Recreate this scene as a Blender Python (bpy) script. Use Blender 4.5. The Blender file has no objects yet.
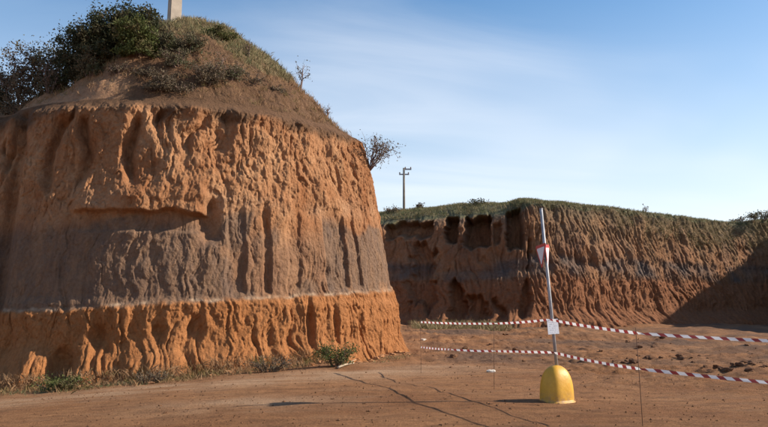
import bpy, math, random
import numpy as np
from mathutils import Vector, Matrix
random.seed(7); rng = np.random.default_rng(11)
R = math.radians
S = bpy.context.scene
C = S.collection

# ------------------------------------------------------------------ camera
F = 665.0; CX, CY = 384.0, 213.5; EYE = 1.6; PITCH = math.atan((304-CY)/F)
cam = bpy.data.cameras.new('camera'); camo = bpy.data.objects.new('camera', cam); C.objects.link(camo)
camo.location = (0, 0, EYE); camo.rotation_euler = (math.pi/2+PITCH, 0, 0)
cam.sensor_width = 36; cam.lens = 36*F/768; cam.clip_end = 6000; cam.clip_start = 0.1
S.camera = camo

# ------------------------------------------------------------------ light
SUN_EL = R(30); SUN_AZ = R(-2.5)            # sun stands to the right, square to the view
sdir = Vector((math.cos(SUN_EL)*math.cos(SUN_AZ), -math.cos(SUN_EL)*math.sin(SUN_AZ), math.sin(SUN_EL)))
sl = bpy.data.lights.new('sun', 'SUN'); sl.energy = 5.0; sl.angle = R(0.55); sl.color = (1.0, 0.90, 0.76)
so = bpy.data.objects.new('sun', sl); C.objects.link(so); so.rotation_euler = sdir.to_track_quat('Z', 'Y').to_euler()
W = bpy.data.worlds.new('World'); S.world = W; W.use_nodes = True
nt = W.node_tree; N = nt.nodes; L = nt.links
for n in list(N): N.remove(n)
out = N.new('ShaderNodeOutputWorld'); bg = N.new('ShaderNodeBackground'); sky = N.new('ShaderNodeTexSky')
sky.sky_type = 'NISHITA'; sky.sun_disc = False; sky.sun_elevation = SUN_EL
sky.sun_rotation = math.atan2(sdir.x, sdir.y)
sky.air_density = 1.2; sky.dust_density = 0.5; sky.ozone_density = 2.4; sky.altitude = 100
bg.inputs['Strength'].default_value = 0.082
geo = N.new('ShaderNodeTexCoord')
sep = N.new('ShaderNodeSeparateXYZ'); L.new(geo.outputs['Generated'], sep.inputs[0])
mx = N.new('ShaderNodeMath'); mx.operation = 'MAXIMUM'; mx.inputs[1].default_value = 0.0; L.new(sep.outputs['Z'], mx.inputs[0])
ad = N.new('ShaderNodeMath'); ad.operation = 'ADD'; ad.inputs[1].default_value = 0.4; L.new(mx.outputs[0], ad.inputs[0])
dv = N.new('ShaderNodeVectorMath'); dv.operation = 'DIVIDE'
cb = N.new('ShaderNodeCombineXYZ')
for k in range(3): L.new(ad.outputs[0], cb.inputs[k])
L.new(geo.outputs['Generated'], dv.inputs[0]); L.new(cb.outputs[0], dv.inputs[1])
def wmath(op, a, b=None, c=None):
    m = N.new('ShaderNodeMath'); m.operation = op
    for k, v in enumerate((a, b, c)):
        if v is None: continue
        if isinstance(v, (int, float)): m.inputs[k].default_value = v
        else: L.new(v, m.inputs[k])
    return m.outputs[0]
def wnoise(scale, stretch, rot, detail, dist):
    mp = N.new('ShaderNodeMapping'); mp.inputs['Rotation'].default_value = (0, 0, R(rot)); mp.inputs['Scale'].default_value = stretch
    L.new(dv.outputs[0], mp.inputs[0])
    no = N.new('ShaderNodeTexNoise'); no.inputs['Scale'].default_value = scale; no.inputs['Detail'].default_value = detail
    no.inputs['Roughness'].default_value = 0.52; no.inputs['Distortion'].default_value = dist
    L.new(mp.outputs[0], no.inputs['Vector']); return no.outputs[0]
def wrange(v, a, b, c, d):
    r = N.new('ShaderNodeMapRange'); L.new(v, r.inputs[0])
    for k, q in enumerate((a, b, c, d)): r.inputs[k+1].default_value = q
    return r.outputs[0]
broad = wrange(wnoise(1.3, (0.8, 1.0, 0.4), 65, 3, 0.3), 0.40, 0.62, 0.0, 1.0)       # where the thin veil lies
wisp = wrange(wnoise(2.6, (0.34, 1.3, 0.8), -52, 9, 0.8), 0.36, 0.72, 0.0, 1.0)      # its fibres
low = wmath('POWER', wrange(sep.outputs['Z'], 0.0, 0.55, 1.0, 0.0), 1.7)                # veil seen edge-on towards the horizon
veil = wmath('MULTIPLY', wmath('MULTIPLY', broad, wisp), 0.36)
fac = wmath('MINIMUM', wmath('ADD', veil, low), 0.92)
mixc = N.new('ShaderNodeMix'); mixc.data_type = 'RGBA'
hs = N.new('ShaderNodeHueSaturation'); hs.inputs['Saturation'].default_value = 1.34; hs.inputs['Value'].default_value = 1.15; L.new(sky.outputs[0], hs.inputs['Color'])
L.new(fac, mixc.inputs['Factor']); L.new(hs.outputs[0], mixc.inputs[6]); mixc.inputs[7].default_value = (7.5, 7.8, 8.3, 1)
L.new(mixc.outputs[2], bg.inputs[0]); L.new(bg.outputs[0], out.inputs[0])
S.view_settings.view_transform = 'Standard'; S.view_settings.look = 'None'
S.view_settings.exposure = 0.78; S.view_settings.gamma = 1.0

# ------------------------------------------------------------------ helpers
def ray(px, py):
    x = (px-CX)/F; y = (CY-py)/F
    c, s = math.cos(PITCH), math.sin(PITCH)
    return np.array((x, c - y*s, s + y*c))
def at(px, py, D):                        # point on the pixel's ray at depth D (along the ground)
    d = ray(px, py); t = D/d[1]
    return np.array((0, 0, EYE)) + d*t

_perm = np.random.default_rng(3).permutation(256); _perm = np.concatenate([_perm, _perm, _perm])
_g = np.random.default_rng(4).normal(size=(256, 3)); _g /= np.linalg.norm(_g, axis=1)[:, None]
def perlin(x, y, z):
    x, y, z = np.broadcast_arrays(np.asarray(x, float), np.asarray(y, float), np.asarray(z, float))
    xi, yi, zi = np.floor(x).astype(int), np.floor(y).astype(int), np.floor(z).astype(int)
    xf, yf, zf = x-xi, y-yi, z-zi
    xi &= 255; yi &= 255; zi &= 255
    u, v, w = [t*t*t*(t*(t*6-15)+10) for t in (xf, yf, zf)]
    r = 0
    for a in (0, 1):
        for b in (0, 1):
            for c in (0, 1):
                h = _g[_perm[_perm[_perm[(xi+a) & 255]+((yi+b) & 255)]+((zi+c) & 255)]]
                d = h[..., 0]*(xf-a)+h[..., 1]*(yf-b)+h[..., 2]*(zf-c)
                r = r + d*(u if a else 1-u)*(v if b else 1-v)*(w if c else 1-w)
    return r*1.5
def fbm(x, y, z, o=4, g=0.5):
    r = 0; a = 1.0
    for k in range(o):
        r = r+a*perlin(x*2**k+17.3*k, y*2**k+5.1*k, z*2**k-9.7*k); a *= g
    return r
def ridged(x, y, z, o=3):
    r = 0; a = 1.0; t = 0
    for k in range(o):
        r = r+a*(1-np.abs(perlin(x*2**k+7*k, y*2**k+3*k, z*2**k))*2); t += a; a *= 0.5
    return r/t
_wp = np.random.default_rng(8).uniform(0, 1, (256, 3))
def worley2(x, y):                        # distance to the nearest border of 2-D cells, and a value per cell
    xi, yi = np.floor(x).astype(int), np.floor(y).astype(int); f1 = np.full(x.shape, 9.0); f2 = f1.copy(); cv = np.zeros(x.shape)
    for a in (-1, 0, 1):
        for b in (-1, 0, 1):
            h = _perm[_perm[(xi+a) & 255]+((yi+b) & 255)]; q = _wp[h]
            d = np.hypot(xi+a+q[..., 0]-x, yi+b+q[..., 1]-y); m = d < f1
            f2 = np.where(m, f1, np.minimum(f2, d)); cv = np.where(m, q[..., 2], cv); f1 = np.where(m, d, f1)
    return f2-f1, cv
def sstep(a, b, x): 
    t = np.clip((x-a)/(b-a), 0, 1); return t*t*(3-2*t)
def box1(x, a, b, s): return sstep(a-s, a+s, x)*(1-sstep(b-s, b+s, x))

def mesh_np(name, V, Fq, mat, smooth=True, parent=None, loc=None, uv=None):
    me = bpy.data.meshes.new(name)
    V = np.asarray(V, np.float32); Fq = np.asarray(Fq, np.int32)
    k = Fq.shape[1]
    me.vertices.add(len(V)); me.vertices.foreach_set('co', V.ravel())
    me.loops.add(Fq.size); me.loops.foreach_set('vertex_index', Fq.ravel())
    me.polygons.add(len(Fq)); me.polygons.foreach_set('loop_start', np.arange(0, Fq.size, k, dtype=np.int32))
    me.polygons.foreach_set('use_smooth', np.full(len(Fq), smooth))
    if uv is not None:
        ul = me.uv_layers.new(name='UVMap'); ul.data.foreach_set('uv', np.asarray(uv, np.float32)[Fq.ravel()].ravel())
    me.update(); me.validate()
    if mat: me.materials.append(mat)
    o = bpy.data.objects.new(name, me); C.objects.link(o)
    if parent: o.parent = parent
    if loc is not None: o.location = loc
    return o
def vattr(o, name, arr):
    a = o.data.attributes.new(name, 'FLOAT_COLOR', 'POINT')
    c = np.ones((len(arr), 4), np.float32); c[:, :arr.shape[1]] = arr
    a.data.foreach_set('color', c.ravel())
def gridfaces(nu, nv):
    i = np.arange(nu*nv).reshape(nu, nv)
    return np.stack([i[:-1, :-1], i[1:, :-1], i[1:, 1:], i[:-1, 1:]], -1).reshape(-1, 4)
def tag(o, label=None, cat=None, group=None, kind=None):
    if label: o['label'] = label
    if cat: o['category'] = cat
    if group: o['group'] = group
    if kind: o['kind'] = kind
    return o
def empty(name, loc):
    o = bpy.data.objects.new(name, None); C.objects.link(o); o.location = loc; o.empty_display_size = 0.2
    return o
def curve_pts(P, n):                     # smooth curve through points, even arc length
    P = np.asarray(P, float); Q = np.vstack([2*P[0]-P[1], P, 2*P[-1]-P[-2]]); r = []
    for i in range(1, len(Q)-2):
        t = np.linspace(0, 1, 60, endpoint=False)[:, None]
        a, b, c, d = Q[i-1], Q[i], Q[i+1], Q[i+2]
        r.append(0.5*((2*b)+(-a+c)*t+(2*a-5*b+4*c-d)*t**2+(-a+3*b-3*c+d)*t**3))
    r = np.vstack(r+[P[-1:]])
    s = np.concatenate([[0], np.cumsum(np.linalg.norm(np.diff(r, axis=0), axis=1))])
    q = np.linspace(0, s[-1], n) if np.isscalar(n) else np.asarray(n)
    return np.stack([np.interp(q, s, r[:, k]) for k in range(P.shape[1])], 1), s[-1]
def tubes(paths, sides=5):               # list of (points Nx3, radii N) -> verts, quads
    V = []; Q = []; base = 0
    for P, rad in paths:
        P = np.asarray(P, float); n = len(P)
        T = np.gradient(P, axis=0); T /= np.linalg.norm(T, axis=1)[:, None]+1e-9
        ref = np.array((0, 0, 1.0)) if abs(T[0, 2]) < 0.9 else np.array((1.0, 0, 0))
        A = np.cross(T, ref); A /= np.linalg.norm(A, axis=1)[:, None]+1e-9; B = np.cross(T, A)
        an = np.arange(sides)*2*math.pi/sides
        ring = P[:, None, :]+(A[:, None, :]*np.cos(an)[None, :, None]+B[:, None, :]*np.sin(an)[None, :, None])*np.asarray(rad)[:, None, None]
        V.append(ring.reshape(-1, 3))
        i = np.arange(n*sides).reshape(n, sides)+base; j = np.roll(i, -1, axis=1)
        Q.append(np.stack([i[:-1], j[:-1], j[1:], i[1:]], -1).reshape(-1, 4)); base += n*sides
        V.append(P[[0, -1]]); c0, c1 = base, base+1; base += 2
        Q.append(np.stack([j[0], i[0], np.full(sides, c0), np.full(sides, c0)], -1)[:, [0, 1, 2, 2]])
        Q.append(np.stack([i[-1], j[-1], np.full(sides, c1), np.full(sides, c1)], -1)[:, [0, 1, 2, 2]])
    return np.vstack(V), np.vstack(Q)
def tube_obj(name, paths, mat, parent=None, sides=6, loc=None):
    V, Q = tubes(paths, sides)
    me = bpy.data.meshes.new(name)
    fs = [tuple(q) if q[2] != q[3] else tuple(q[:3]) for q in Q.tolist()]
    me.from_pydata(V.tolist(), [], fs); me.materials.append(mat)
    for p in me.polygons: p.use_smooth = True
    o = bpy.data.objects.new(name, me); C.objects.link(o); o.parent = parent
    if loc is not None: o.location = loc
    return o
def boxmesh(name, hx, hy, z0, z1, mat, parent=None, loc=(0, 0, 0), rot=(0, 0, 0), taper=1.0, bev=0.006):
    import bmesh
    bm = bmesh.new(); bmesh.ops.create_cube(bm, size=1)
    for v in bm.verts:
        k = taper if v.co.z > 0 else 1
        v.co = Vector((v.co.x*2*hx*k, v.co.y*2*hy*k, z1 if v.co.z > 0 else z0))
    bmesh.ops.bevel(bm, geom=bm.edges[:], offset=bev, segments=2, affect='EDGES')
    me = bpy.data.meshes.new(name); bm.to_mesh(me); bm.free(); me.materials.append(mat)
    o = bpy.data.objects.new(name, me); C.objects.link(o); o.parent = parent; o.location = loc; o.rotation_euler = rot
    return o

# ------------------------------------------------------------------ materials
class NT:
    def __init__(s, name):
        s.m = bpy.data.materials.new(name); s.m.use_nodes = True; s.t = s.m.node_tree
        s.b = s.t.nodes['Principled BSDF']; s.b.inputs['Roughness'].default_value = 0.95
        s.b.inputs['Specular IOR Level'].default_value = 0.15
        s.co = s.n('ShaderNodeTexCoord').outputs['Object']
    def n(s, t): return s.t.nodes.new(t)
    def l(s, a, b): s.t.links.new(a, b)
    def noise(s, scale, detail=4, rough=0.55, stretch=(1, 1, 1), dist=0.0):
        mp = s.n('ShaderNodeMapping'); mp.inputs['Scale'].default_value = stretch; s.l(s.co, mp.inputs[0])
        no = s.n('ShaderNodeTexNoise'); no.inputs['Scale'].default_value = scale; no.inputs['Detail'].default_value = detail
        no.inputs['Roughness'].default_value = rough; no.inputs['Distortion'].default_value = dist
        s.l(mp.outputs[0], no.inputs['Vector']); return no.outputs[0]
    def rng(s, v, a, b, c=0.0, d=1.0):
        r = s.n('ShaderNodeMapRange'); s.l(v, r.inputs[0])
        for k, q in enumerate((a, b, c, d)): r.inputs[k+1].default_value = q
        return r.outputs[0]
    def mix(s, f, a, b, mode='MIX'):
        m = s.n('ShaderNodeMix'); m.data_type = 'RGBA'; m.blend_type = mode
        for v, k in ((f, 0), (a, 6), (b, 7)):
            if isinstance(v, (tuple, list)): m.inputs[k].default_value = (*v, 1)
            elif isinstance(v, (int, float)): m.inputs[k].default_value = v
            else: s.l(v, m.inputs[k])
        return m.outputs[2]
    def mask(s, name):
        a = s.n('ShaderNodeAttribute'); a.attribute_name = name
        q = s.n('ShaderNodeSeparateColor'); s.l(a.outputs['Color'], q.inputs[0]); return q.outputs
    def bump(s, h, dist, strength=1.0, prev=None):
        b = s.n('ShaderNodeBump'); b.inputs['Strength'].default_value = strength; b.inputs['Distance'].default_value = dist
        s.l(h, b.inputs['Height'])
        if prev is not None: s.l(prev, b.inputs['Normal'])
        return b.outputs[0]
    def done(s, col, nrm=None):
        if isinstance(col, (tuple, list)): s.b.inputs['Base Color'].default_value = (*col, 1)
        else: s.l(col, s.b.inputs['Base Color'])
        if nrm is not None: s.l(nrm, s.b.inputs['Normal'])
        return s.m

def cliff_mat(name, o1, o2, g1, g2, top, grs, pale, low, sc=1.0):
    m = NT(name); k = m.mask('mask'); k2 = m.mask('mask2')
    orange = m.mix(m.rng(m.noise(0.9*sc, 6, 0.6, (1, 1, 0.6), 0.6), 0.35, 0.68), o1, o2)
    orange = m.mix(k2[0], orange, low)
    st = m.rng(m.noise(4.5*sc, 5, 0.6, (1, 1, 0.16), 0.3), 0.38, 0.66)
    grey = m.mix(st, g1, g2)
    col = m.mix(k[0], orange, grey)
    col = m.mix(k2[1], col, top)
    col = m.mix(k[2], col, pale)
    gn = m.mix(m.rng(m.noise(2.2*sc, 4), 0.35, 0.65), grs[0], grs[1])
    col = m.mix(k[1], col, gn)
    fn = m.rng(m.noise(11*sc, 6, 0.65), 0.25, 0.75, 0.74, 1.2)
    cc = m.n('ShaderNodeCombineColor')
    for q in range(3): m.l(fn, cc.inputs[q])
    col = m.mix(1.0, col, cc.outputs[0], 'MULTIPLY')
    n1 = m.bump(m.noise(7*sc, 9, 0.74, (1, 1, 0.45)), 0.10/sc, 0.8)
    vo = m.n('ShaderNodeTexVoronoi'); vo.inputs['Scale'].default_value = 14*sc; vo.distance = 'MINKOWSKI' if False else 'EUCLIDEAN'
    ds = m.n('ShaderNodeVectorMath'); ds.operation = 'ADD'; nz = m.n('ShaderNodeTexNoise'); nz.inputs['Scale'].default_value = 9*sc; nz.inputs['Detail'].default_value = 4
    m.l(m.co, nz.inputs['Vector']); sc_ = m.n('ShaderNodeVectorMath'); sc_.operation = 'SCALE'; sc_.inputs['Scale'].default_value = 0.16/sc; m.l(nz.outputs['Color'], sc_.inputs[0])
    m.l(m.co, ds.inputs[0]); m.l(sc_.outputs[0], ds.inputs[1]); m.l(ds.outputs[0], vo.inputs['Vector'])
    n3 = m.bump(vo.outputs['Distance'], 0.035/sc, 0.55, n1)
    n2 = m.bump(m.noise(38*sc, 6, 0.68), 0.035/sc, 0.8, n3)
    return m.done(col, n2)
M = {}
M['near'] = cliff_mat('cliff_soil', (0.28, 0.118, 0.050), (0.44, 0.232, 0.116), (0.205, 0.126, 0.080), (0.128, 0.090, 0.070),
                      (0.115, 0.064, 0.036), ((0.125, 0.098, 0.052), (0.085, 0.082, 0.040)), (0.42, 0.29, 0.19), (0.35, 0.140, 0.048))
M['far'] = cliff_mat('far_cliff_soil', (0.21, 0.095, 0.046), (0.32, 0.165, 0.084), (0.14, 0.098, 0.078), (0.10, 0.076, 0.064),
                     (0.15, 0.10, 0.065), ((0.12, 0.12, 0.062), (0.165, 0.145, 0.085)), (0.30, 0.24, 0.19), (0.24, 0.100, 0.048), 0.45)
def ground_mat():
    m = NT('dirt'); k = m.mask('mask')
    c = m.mix(m.rng(m.noise(0.35, 6, 0.6, (0.6, 1.4, 1), 0.5), 0.36, 0.66), (0.27, 0.120, 0.050), (0.39, 0.195, 0.090))
    c = m.mix(m.rng(m.noise(2.6, 7, 0.66, (0.7, 1.5, 1)), 0.42, 0.66, 0, 0.85), c, (0.175, 0.080, 0.037))
    c = m.mix(m.rng(m.noise(1.1, 6, 0.65, (0.35, 1.6, 1), 0.8), 0.52, 0.72, 0, 0.6), c, (0.33, 0.19, 0.105))
    c = m.mix(k[0], c, (0.48, 0.31, 0.19))          # dusty track
    c = m.mix(k[1], c, (0.125, 0.075, 0.05))        # moist dark spoil
    fn = m.rng(m.noise(26, 6, 0.7), 0.25, 0.75, 0.6, 1.3)
    cc = m.n('ShaderNodeCombineColor')
    for q in range(3): m.l(fn, cc.inputs[q])
    c = m.mix(1.0, c, cc.outputs[0], 'MULTIPLY')
    n1 = m.bump(m.noise(5, 8, 0.7), 0.09, 0.8)
    n2 = m.bump(m.noise(40, 5, 0.65), 0.025, 0.8, n1)
    return m.done(c, n2)
M['ground'] = ground_mat()
def leaf_mat(name, a, b, c2=None, trans=0.25):
    m = NT(name)
    oi = m.n('ShaderNodeNewGeometry')
    c = m.mix(oi.outputs['Random Per Island'], a, b)
    if c2: c = m.mix(m.rng(m.noise(2.3, 3), 0.5, 0.62), c, c2)
    m.b.inputs['Roughness'].default_value = 0.7
    tr = m.n('ShaderNodeBsdfTranslucent'); m.l(c, tr.inputs[0])
    mx = m.n('ShaderNodeMixShader'); mx.inputs[0].default_value = trans
    o = m.t.nodes['Material Output']; m.l(m.b.outputs[0], mx.inputs[1]); m.l(tr.outputs[0], mx.inputs[2]); m.l(mx.outputs[0], o.inputs[0])
    return m.done(c)
M['leaf_dark'] = leaf_mat('dark_leaf', (0.030, 0.038, 0.020), (0.075, 0.078, 0.038), (0.085, 0.072, 0.04))
M['leaf_green'] = leaf_mat('green_leaf', (0.065, 0.085, 0.025), (0.125, 0.135, 0.045), (0.12, 0.10, 0.045))
M['leaf_olive'] = leaf_mat('olive_leaf', (0.10, 0.085, 0.05), (0.17, 0.14, 0.085), (0.085, 0.09, 0.045))
M['leaf_dry'] = leaf_mat('dry_leaf', (0.10, 0.075, 0.048), (0.17, 0.13, 0.085))
M['grass_dry'] = leaf_mat('dry_grass', (0.22, 0.165, 0.085), (0.34, 0.26, 0.15), (0.16, 0.14, 0.06))
M['grass_green'] = leaf_mat('green_grass', (0.105, 0.115, 0.05), (0.18, 0.175, 0.085), (0.20, 0.165, 0.095))
M['grass_foot'] = leaf_mat('withered_grass', (0.25, 0.14, 0.07), (0.36, 0.22, 0.12), (0.17, 0.13, 0.05))
def plain(name, c, rough=0.6, spec=0.3, metal=0.0, var=0.25, sc=8):
    m = NT(name); m.b.inputs['Roughness'].default_value = rough; m.b.inputs['Specular IOR Level'].default_value = spec; m.b.inputs['Metallic'].default_value = metal
    f = m.rng(m.noise(sc, 5, 0.6), 0.3, 0.7)
    col = m.mix(f, tuple(x*(1-var) for x in c), tuple(min(1, x*(1+var*0.6)) for x in c))
    return m.done(col, m.bump(m.noise(sc*5, 4), 0.004, 0.4))
M['bark'] = plain('bark', (0.13, 0.09, 0.065), 0.95, 0.1)
M['twig'] = plain('dry_twig', (0.19, 0.13, 0.11), 0.95, 0.1)
M['concrete'] = plain('concrete', (0.36, 0.30, 0.24), 0.9, 0.2, sc=3)
M['weathered'] = plain('weathered_wood', (0.17, 0.145, 0.12), 0.9, 0.2, sc=3)
M['metal'] = plain('galvanised_steel', (0.34, 0.34, 0.36), 0.6, 0.35, 0.4, 0.3)
M['rust'] = plain('rusty_steel', (0.12, 0.065, 0.045), 0.9, 0.2)
M['pale_stone'] = plain('pale_stone', (0.62, 0.57, 0.50), 0.9, 0.2)
M['clod'] = plain('soil_lump', (0.15, 0.075, 0.040), 0.98, 0.1, var=0.4, sc=6)
M['clod_dark'] = plain('moist_soil_lump', (0.12, 0.062, 0.036), 0.98, 0.1, var=0.4, sc=6)
M['clod_orange'] = plain('orange_soil_lump', (0.37, 0.18, 0.085), 0.98, 0.1, var=0.3, sc=6)
M['stick'] = plain('bleached_wood', (0.36, 0.28, 0.20), 0.9, 0.1)
M['white_plate'] = plain('white_plate', (0.66, 0.67, 0.70), 0.45, 0.4, var=0.08)
M['red_plate'] = plain('red_plate', (0.42, 0.06, 0.06), 0.45, 0.4, var=0.15)
M['grey_plate'] = plain('bare_plate_back', (0.36, 0.37, 0.39), 0.5, 0.4, 0.3, 0.1)
M['ceramic'] = plain('ceramic_insulator', (0.16, 0.09, 0.06), 0.3, 0.5)
def yellow_mat():
    m = NT('yellow_plastic'); m.b.inputs['Roughness'].default_value = 0.5; m.b.inputs['Specular IOR Level'].default_value = 0.35
    c = m.mix(m.rng(m.noise(7, 5, 0.6), 0.3, 0.75), (0.50, 0.255, 0.022), (0.58, 0.315, 0.036))
    sp = m.n('ShaderNodeSeparateXYZ'); m.l(m.co, sp.inputs[0])
    d = m.n('ShaderNodeMath'); d.operation = 'MULTIPLY'
    m.l(m.rng(sp.outputs['Z'], 0.02, 0.22, 1, 0), d.inputs[0]); m.l(m.rng(m.noise(16, 6, 0.7), 0.4, 0.62, 0.1, 1), d.inputs[1])
    c = m.mix(d.outputs[0], c, (0.27, 0.15, 0.07))          # mud splashed round the foot
    c = m.mix(m.rng(m.noise(30, 6, 0.75, (1, 1, 0.3)), 0.60, 0.7, 0, 0.5), c, (0.30, 0.20, 0.06))
    return m.done(c, m.bump(m.noise(22, 5), 0.01, 0.4))
M['yellow'] = yellow_mat()
def tape_mat():
    m = NT('striped_tape'); m.b.inputs['Roughness'].default_value = 0.4; m.b.inputs['Specular IOR Level'].default_value = 0.4
    uv = m.n('ShaderNodeUVMap'); sp = m.n('ShaderNodeSeparateXYZ'); m.l(uv.outputs[0], sp.inputs[0])
    a = m.n('ShaderNodeMath'); a.operation = 'MULTIPLY_ADD'; m.l(sp.outputs['Y'], a.inputs[0]); a.inputs[1].default_value = 0.05; m.l(sp.outputs['X'], a.inputs[2])
    d = m.n('ShaderNodeMath'); d.operation = 'DIVIDE'; m.l(a.outputs[0], d.inputs[0]); d.inputs[1].default_value = 0.20
    f = m.n('ShaderNodeMath'); f.operation = 'FRACT'; m.l(d.outputs[0], f.inputs[0])
    g = m.n('ShaderNodeMath'); g.operation = 'GREATER_THAN'; m.l(f.outputs[0], g.inputs[0]); g.inputs[1].default_value = 0.54
    c = m.mix(g.outputs[0], (0.82, 0.80, 0.78), (0.28, 0.035, 0.03))
    tr = m.n('ShaderNodeBsdfTranslucent'); m.l(c, tr.inputs[0])
    mx = m.n('ShaderNodeMixShader'); mx.inputs[0].default_value = 0.35
    o = m.t.nodes['Material Output']; m.l(m.b.outputs[0], mx.inputs[1]); m.l(tr.outputs[0], mx.inputs[2]); m.l(mx.outputs[0], o.inputs[0])
    return m.done(c)
M['tape'] = tape_mat()
def paper_mat():
    m = NT('printed_sheet'); m.b.inputs['Roughness'].default_value = 0.5
    sp = m.n('ShaderNodeSeparateXYZ'); m.l(m.co, sp.inputs[0])
    w = m.n('ShaderNodeMath'); w.operation = 'MULTIPLY'; m.l(sp.outputs['Z'], w.inputs[0]); w.inputs[1].default_value = 190
    s_ = m.n('ShaderNodeMath'); s_.operation = 'SINE'; m.l(w.outputs[0], s_.inputs[0])
    nz = m.rng(m.noise(46, 2, 0.5, (1, 1, 0.6)), 0.47, 0.53)
    q = m.n('ShaderNodeMath'); q.operation = 'MULTIPLY'; m.l(m.rng(s_.outputs[0], 0.2, 0.5), q.inputs[0]); m.l(nz, q.inputs[1])
    ex = m.n('ShaderNodeMath'); ex.operation = 'ABSOLUTE'; m.l(sp.outputs['X'], ex.inputs[0])
    q2 = m.n('ShaderNodeMath'); q2.operation = 'MULTIPLY'; m.l(q.outputs[0], q2.inputs[0]); m.l(m.rng(ex.outputs[0], 0.07, 0.075, 0.6, 0), q2.inputs[1])
    return m.done(m.mix(q2.outputs[0], (0.78, 0.79, 0.82), (0.25, 0.26, 0.33)))
M['paper'] = paper_mat()

# ------------------------------------------------------------------ ground
def flat(px, py): d = ray(px, py); t = -EYE/d[2]; return np.array((d[0]*t, d[1]*t))
BERM = [(3.2, 29, 4.5, 1.6, .34), (8.5, 33, 5, 1.5, .30), (14, 27, 3.5, 1.2, .26), (17, 34, 6, 1.6, .3), (7.5, 21, 2.6, .9, .18), (11.5, 19.5, 2.2, .6, .15), (5.0, 16.5, 1.6, .5, .09), (9.4, 15.4, 1.5, .5, .12), (6.3, 12.3, .55, .25, .10), (6.3, 13.7, .8, .28, .13), (7.6, 13.2, .7, .3, .15), (9.3, 12.6, .5, .22, .10), (24, 40, 7, 1.8, .35), (1.6, 25.5, 1.8, .8, .22)]
def ground_z(x, y, fine=True):
    x = np.asarray(x, float); y = np.asarray(y, float)
    z = -0.07*np.logaddexp(0, -(x+2.2)*1.4)/1.4
    z = np.maximum(z, -1.4)
    am = sstep(11, 24, y)*(1-sstep(60, 90, y))
    z = z+am*0.20*fbm(x*0.22, y*0.32, 1.3, 3)+0.022*fbm(x*0.55, y*0.9, 5.3, 3)
    for bx, by, sx, sy, h in BERM:
        z = z+h*np.exp(-((x-bx)/sx)**2-((y-by)/sy)**2)*(0.8+0.5*perlin(x*.8, y*.8, by))
    pt = 14.3+0.18*(x+6)+0.02*(x+6)**2*(x > -6)
    for off, sgn in ((-.75, 1), (.75, 1), (-2.6, .8), (-4.1, .8)):
        wv = np.exp(-((y-pt-off-.25*np.sin(x*.35+off))/.17)**2)
        z = z-.016*sgn*wv*np.clip(.6+perlin(x*.5, y*.5, off), 0, 1.2)*(1-sstep(3, 6, x))
    if fine:
        rough = 0.08+0.92*np.maximum(sstep(16, 21, y), sstep(11.5, 15, y)*sstep(3.0, 5.5, x))*sstep(-3, 2, x)
        z = z+rough*(0.07*fbm(x*1.7, y*1.9, 2.0, 5, .6)+0.05*np.maximum(0, ridged(x*1.3, y*1.9, 8.0, 3)-0.5)*3*sstep(-.2, .5, fbm(x*.3, y*.4, 44, 2)))
    return z
def gz(x, y): return float(ground_z(np.array([x]), np.array([y]))[0])
def on_ground(px, py):
    d = ray(px, py); t = np.linspace(5, 60, 6000)
    x, y, z = d[0]*t, d[1]*t, EYE+d[2]*t
    i = int(np.argmax(z < ground_z(x, y, False))); return np.array((x[i], y[i], gz(x[i], y[i])))
def grow(a, b, s0, k):
    r = [a]; s = s0
    while r[-1] < b: r.append(r[-1]+s); s *= k
    return np.array(r)
xr = grow(10, 900, 0.055, 1.021); xs = np.concatenate([-xr[::-1], np.arange(-10+.045, 10, .045), xr])
yr = np.concatenate([np.arange(7.6, 13, .036), grow(13, 1500, 0.038, 1.0135)]); yb = grow(0, 300, .25, 1.25)
ys = np.concatenate([(7.6-yb[1:])[::-1], yr])
GX, GY = np.meshgrid(xs, ys, indexing='ij'); gx, gy = GX.ravel(), GY.ravel()
gzv = ground_z(gx, gy)
ground = mesh_np('ground', np.stack([gx, gy, gzv], 1), gridfaces(len(xs), len(ys)), M['ground'])
# dusty wheel path along the foot of the near bank, dark spoil beyond it
pathy = 14.3+0.18*(gx+6)+0.02*(gx+6)**2*(gx > -6)
trk = np.exp(-((gy-pathy)/1.15)**2)*np.clip(0.8+0.9*fbm(gx*.6, gy*1.2, 4, 3), 0, 1)*(1-sstep(1.0, 4.5, gx))
trk = trk*(.72+.5*perlin(gx*.3, gy*3.2, 31))
trk = np.maximum(trk, 0.75*np.exp(-((gx+2.4)/1.6)**2-((gy-11.4)/.8)**2)*np.clip(0.6+fbm(gx*.9, gy*.9, 9, 3), 0, 1))
dk = sstep(12.5, 22, gy)*sstep(-1, 3, gx)*np.clip(0.42+1.1*fbm(gx*.18, gy*.4, 7, 4), 0, 1)*.9
dk = np.maximum(dk, sstep(7, 11, gx)*sstep(12, 17, gy)*np.clip(0.1+1.2*fbm(gx*.5, gy*.9, 17, 4), 0, 1)*.8)
vattr(ground, 'mask', np.stack([trk, dk, np.zeros_like(trk)], 1))
tag(ground, 'bare reddish brown dirt floor of the cutting with faint wheel tracks', 'ground', kind='structure')

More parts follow.
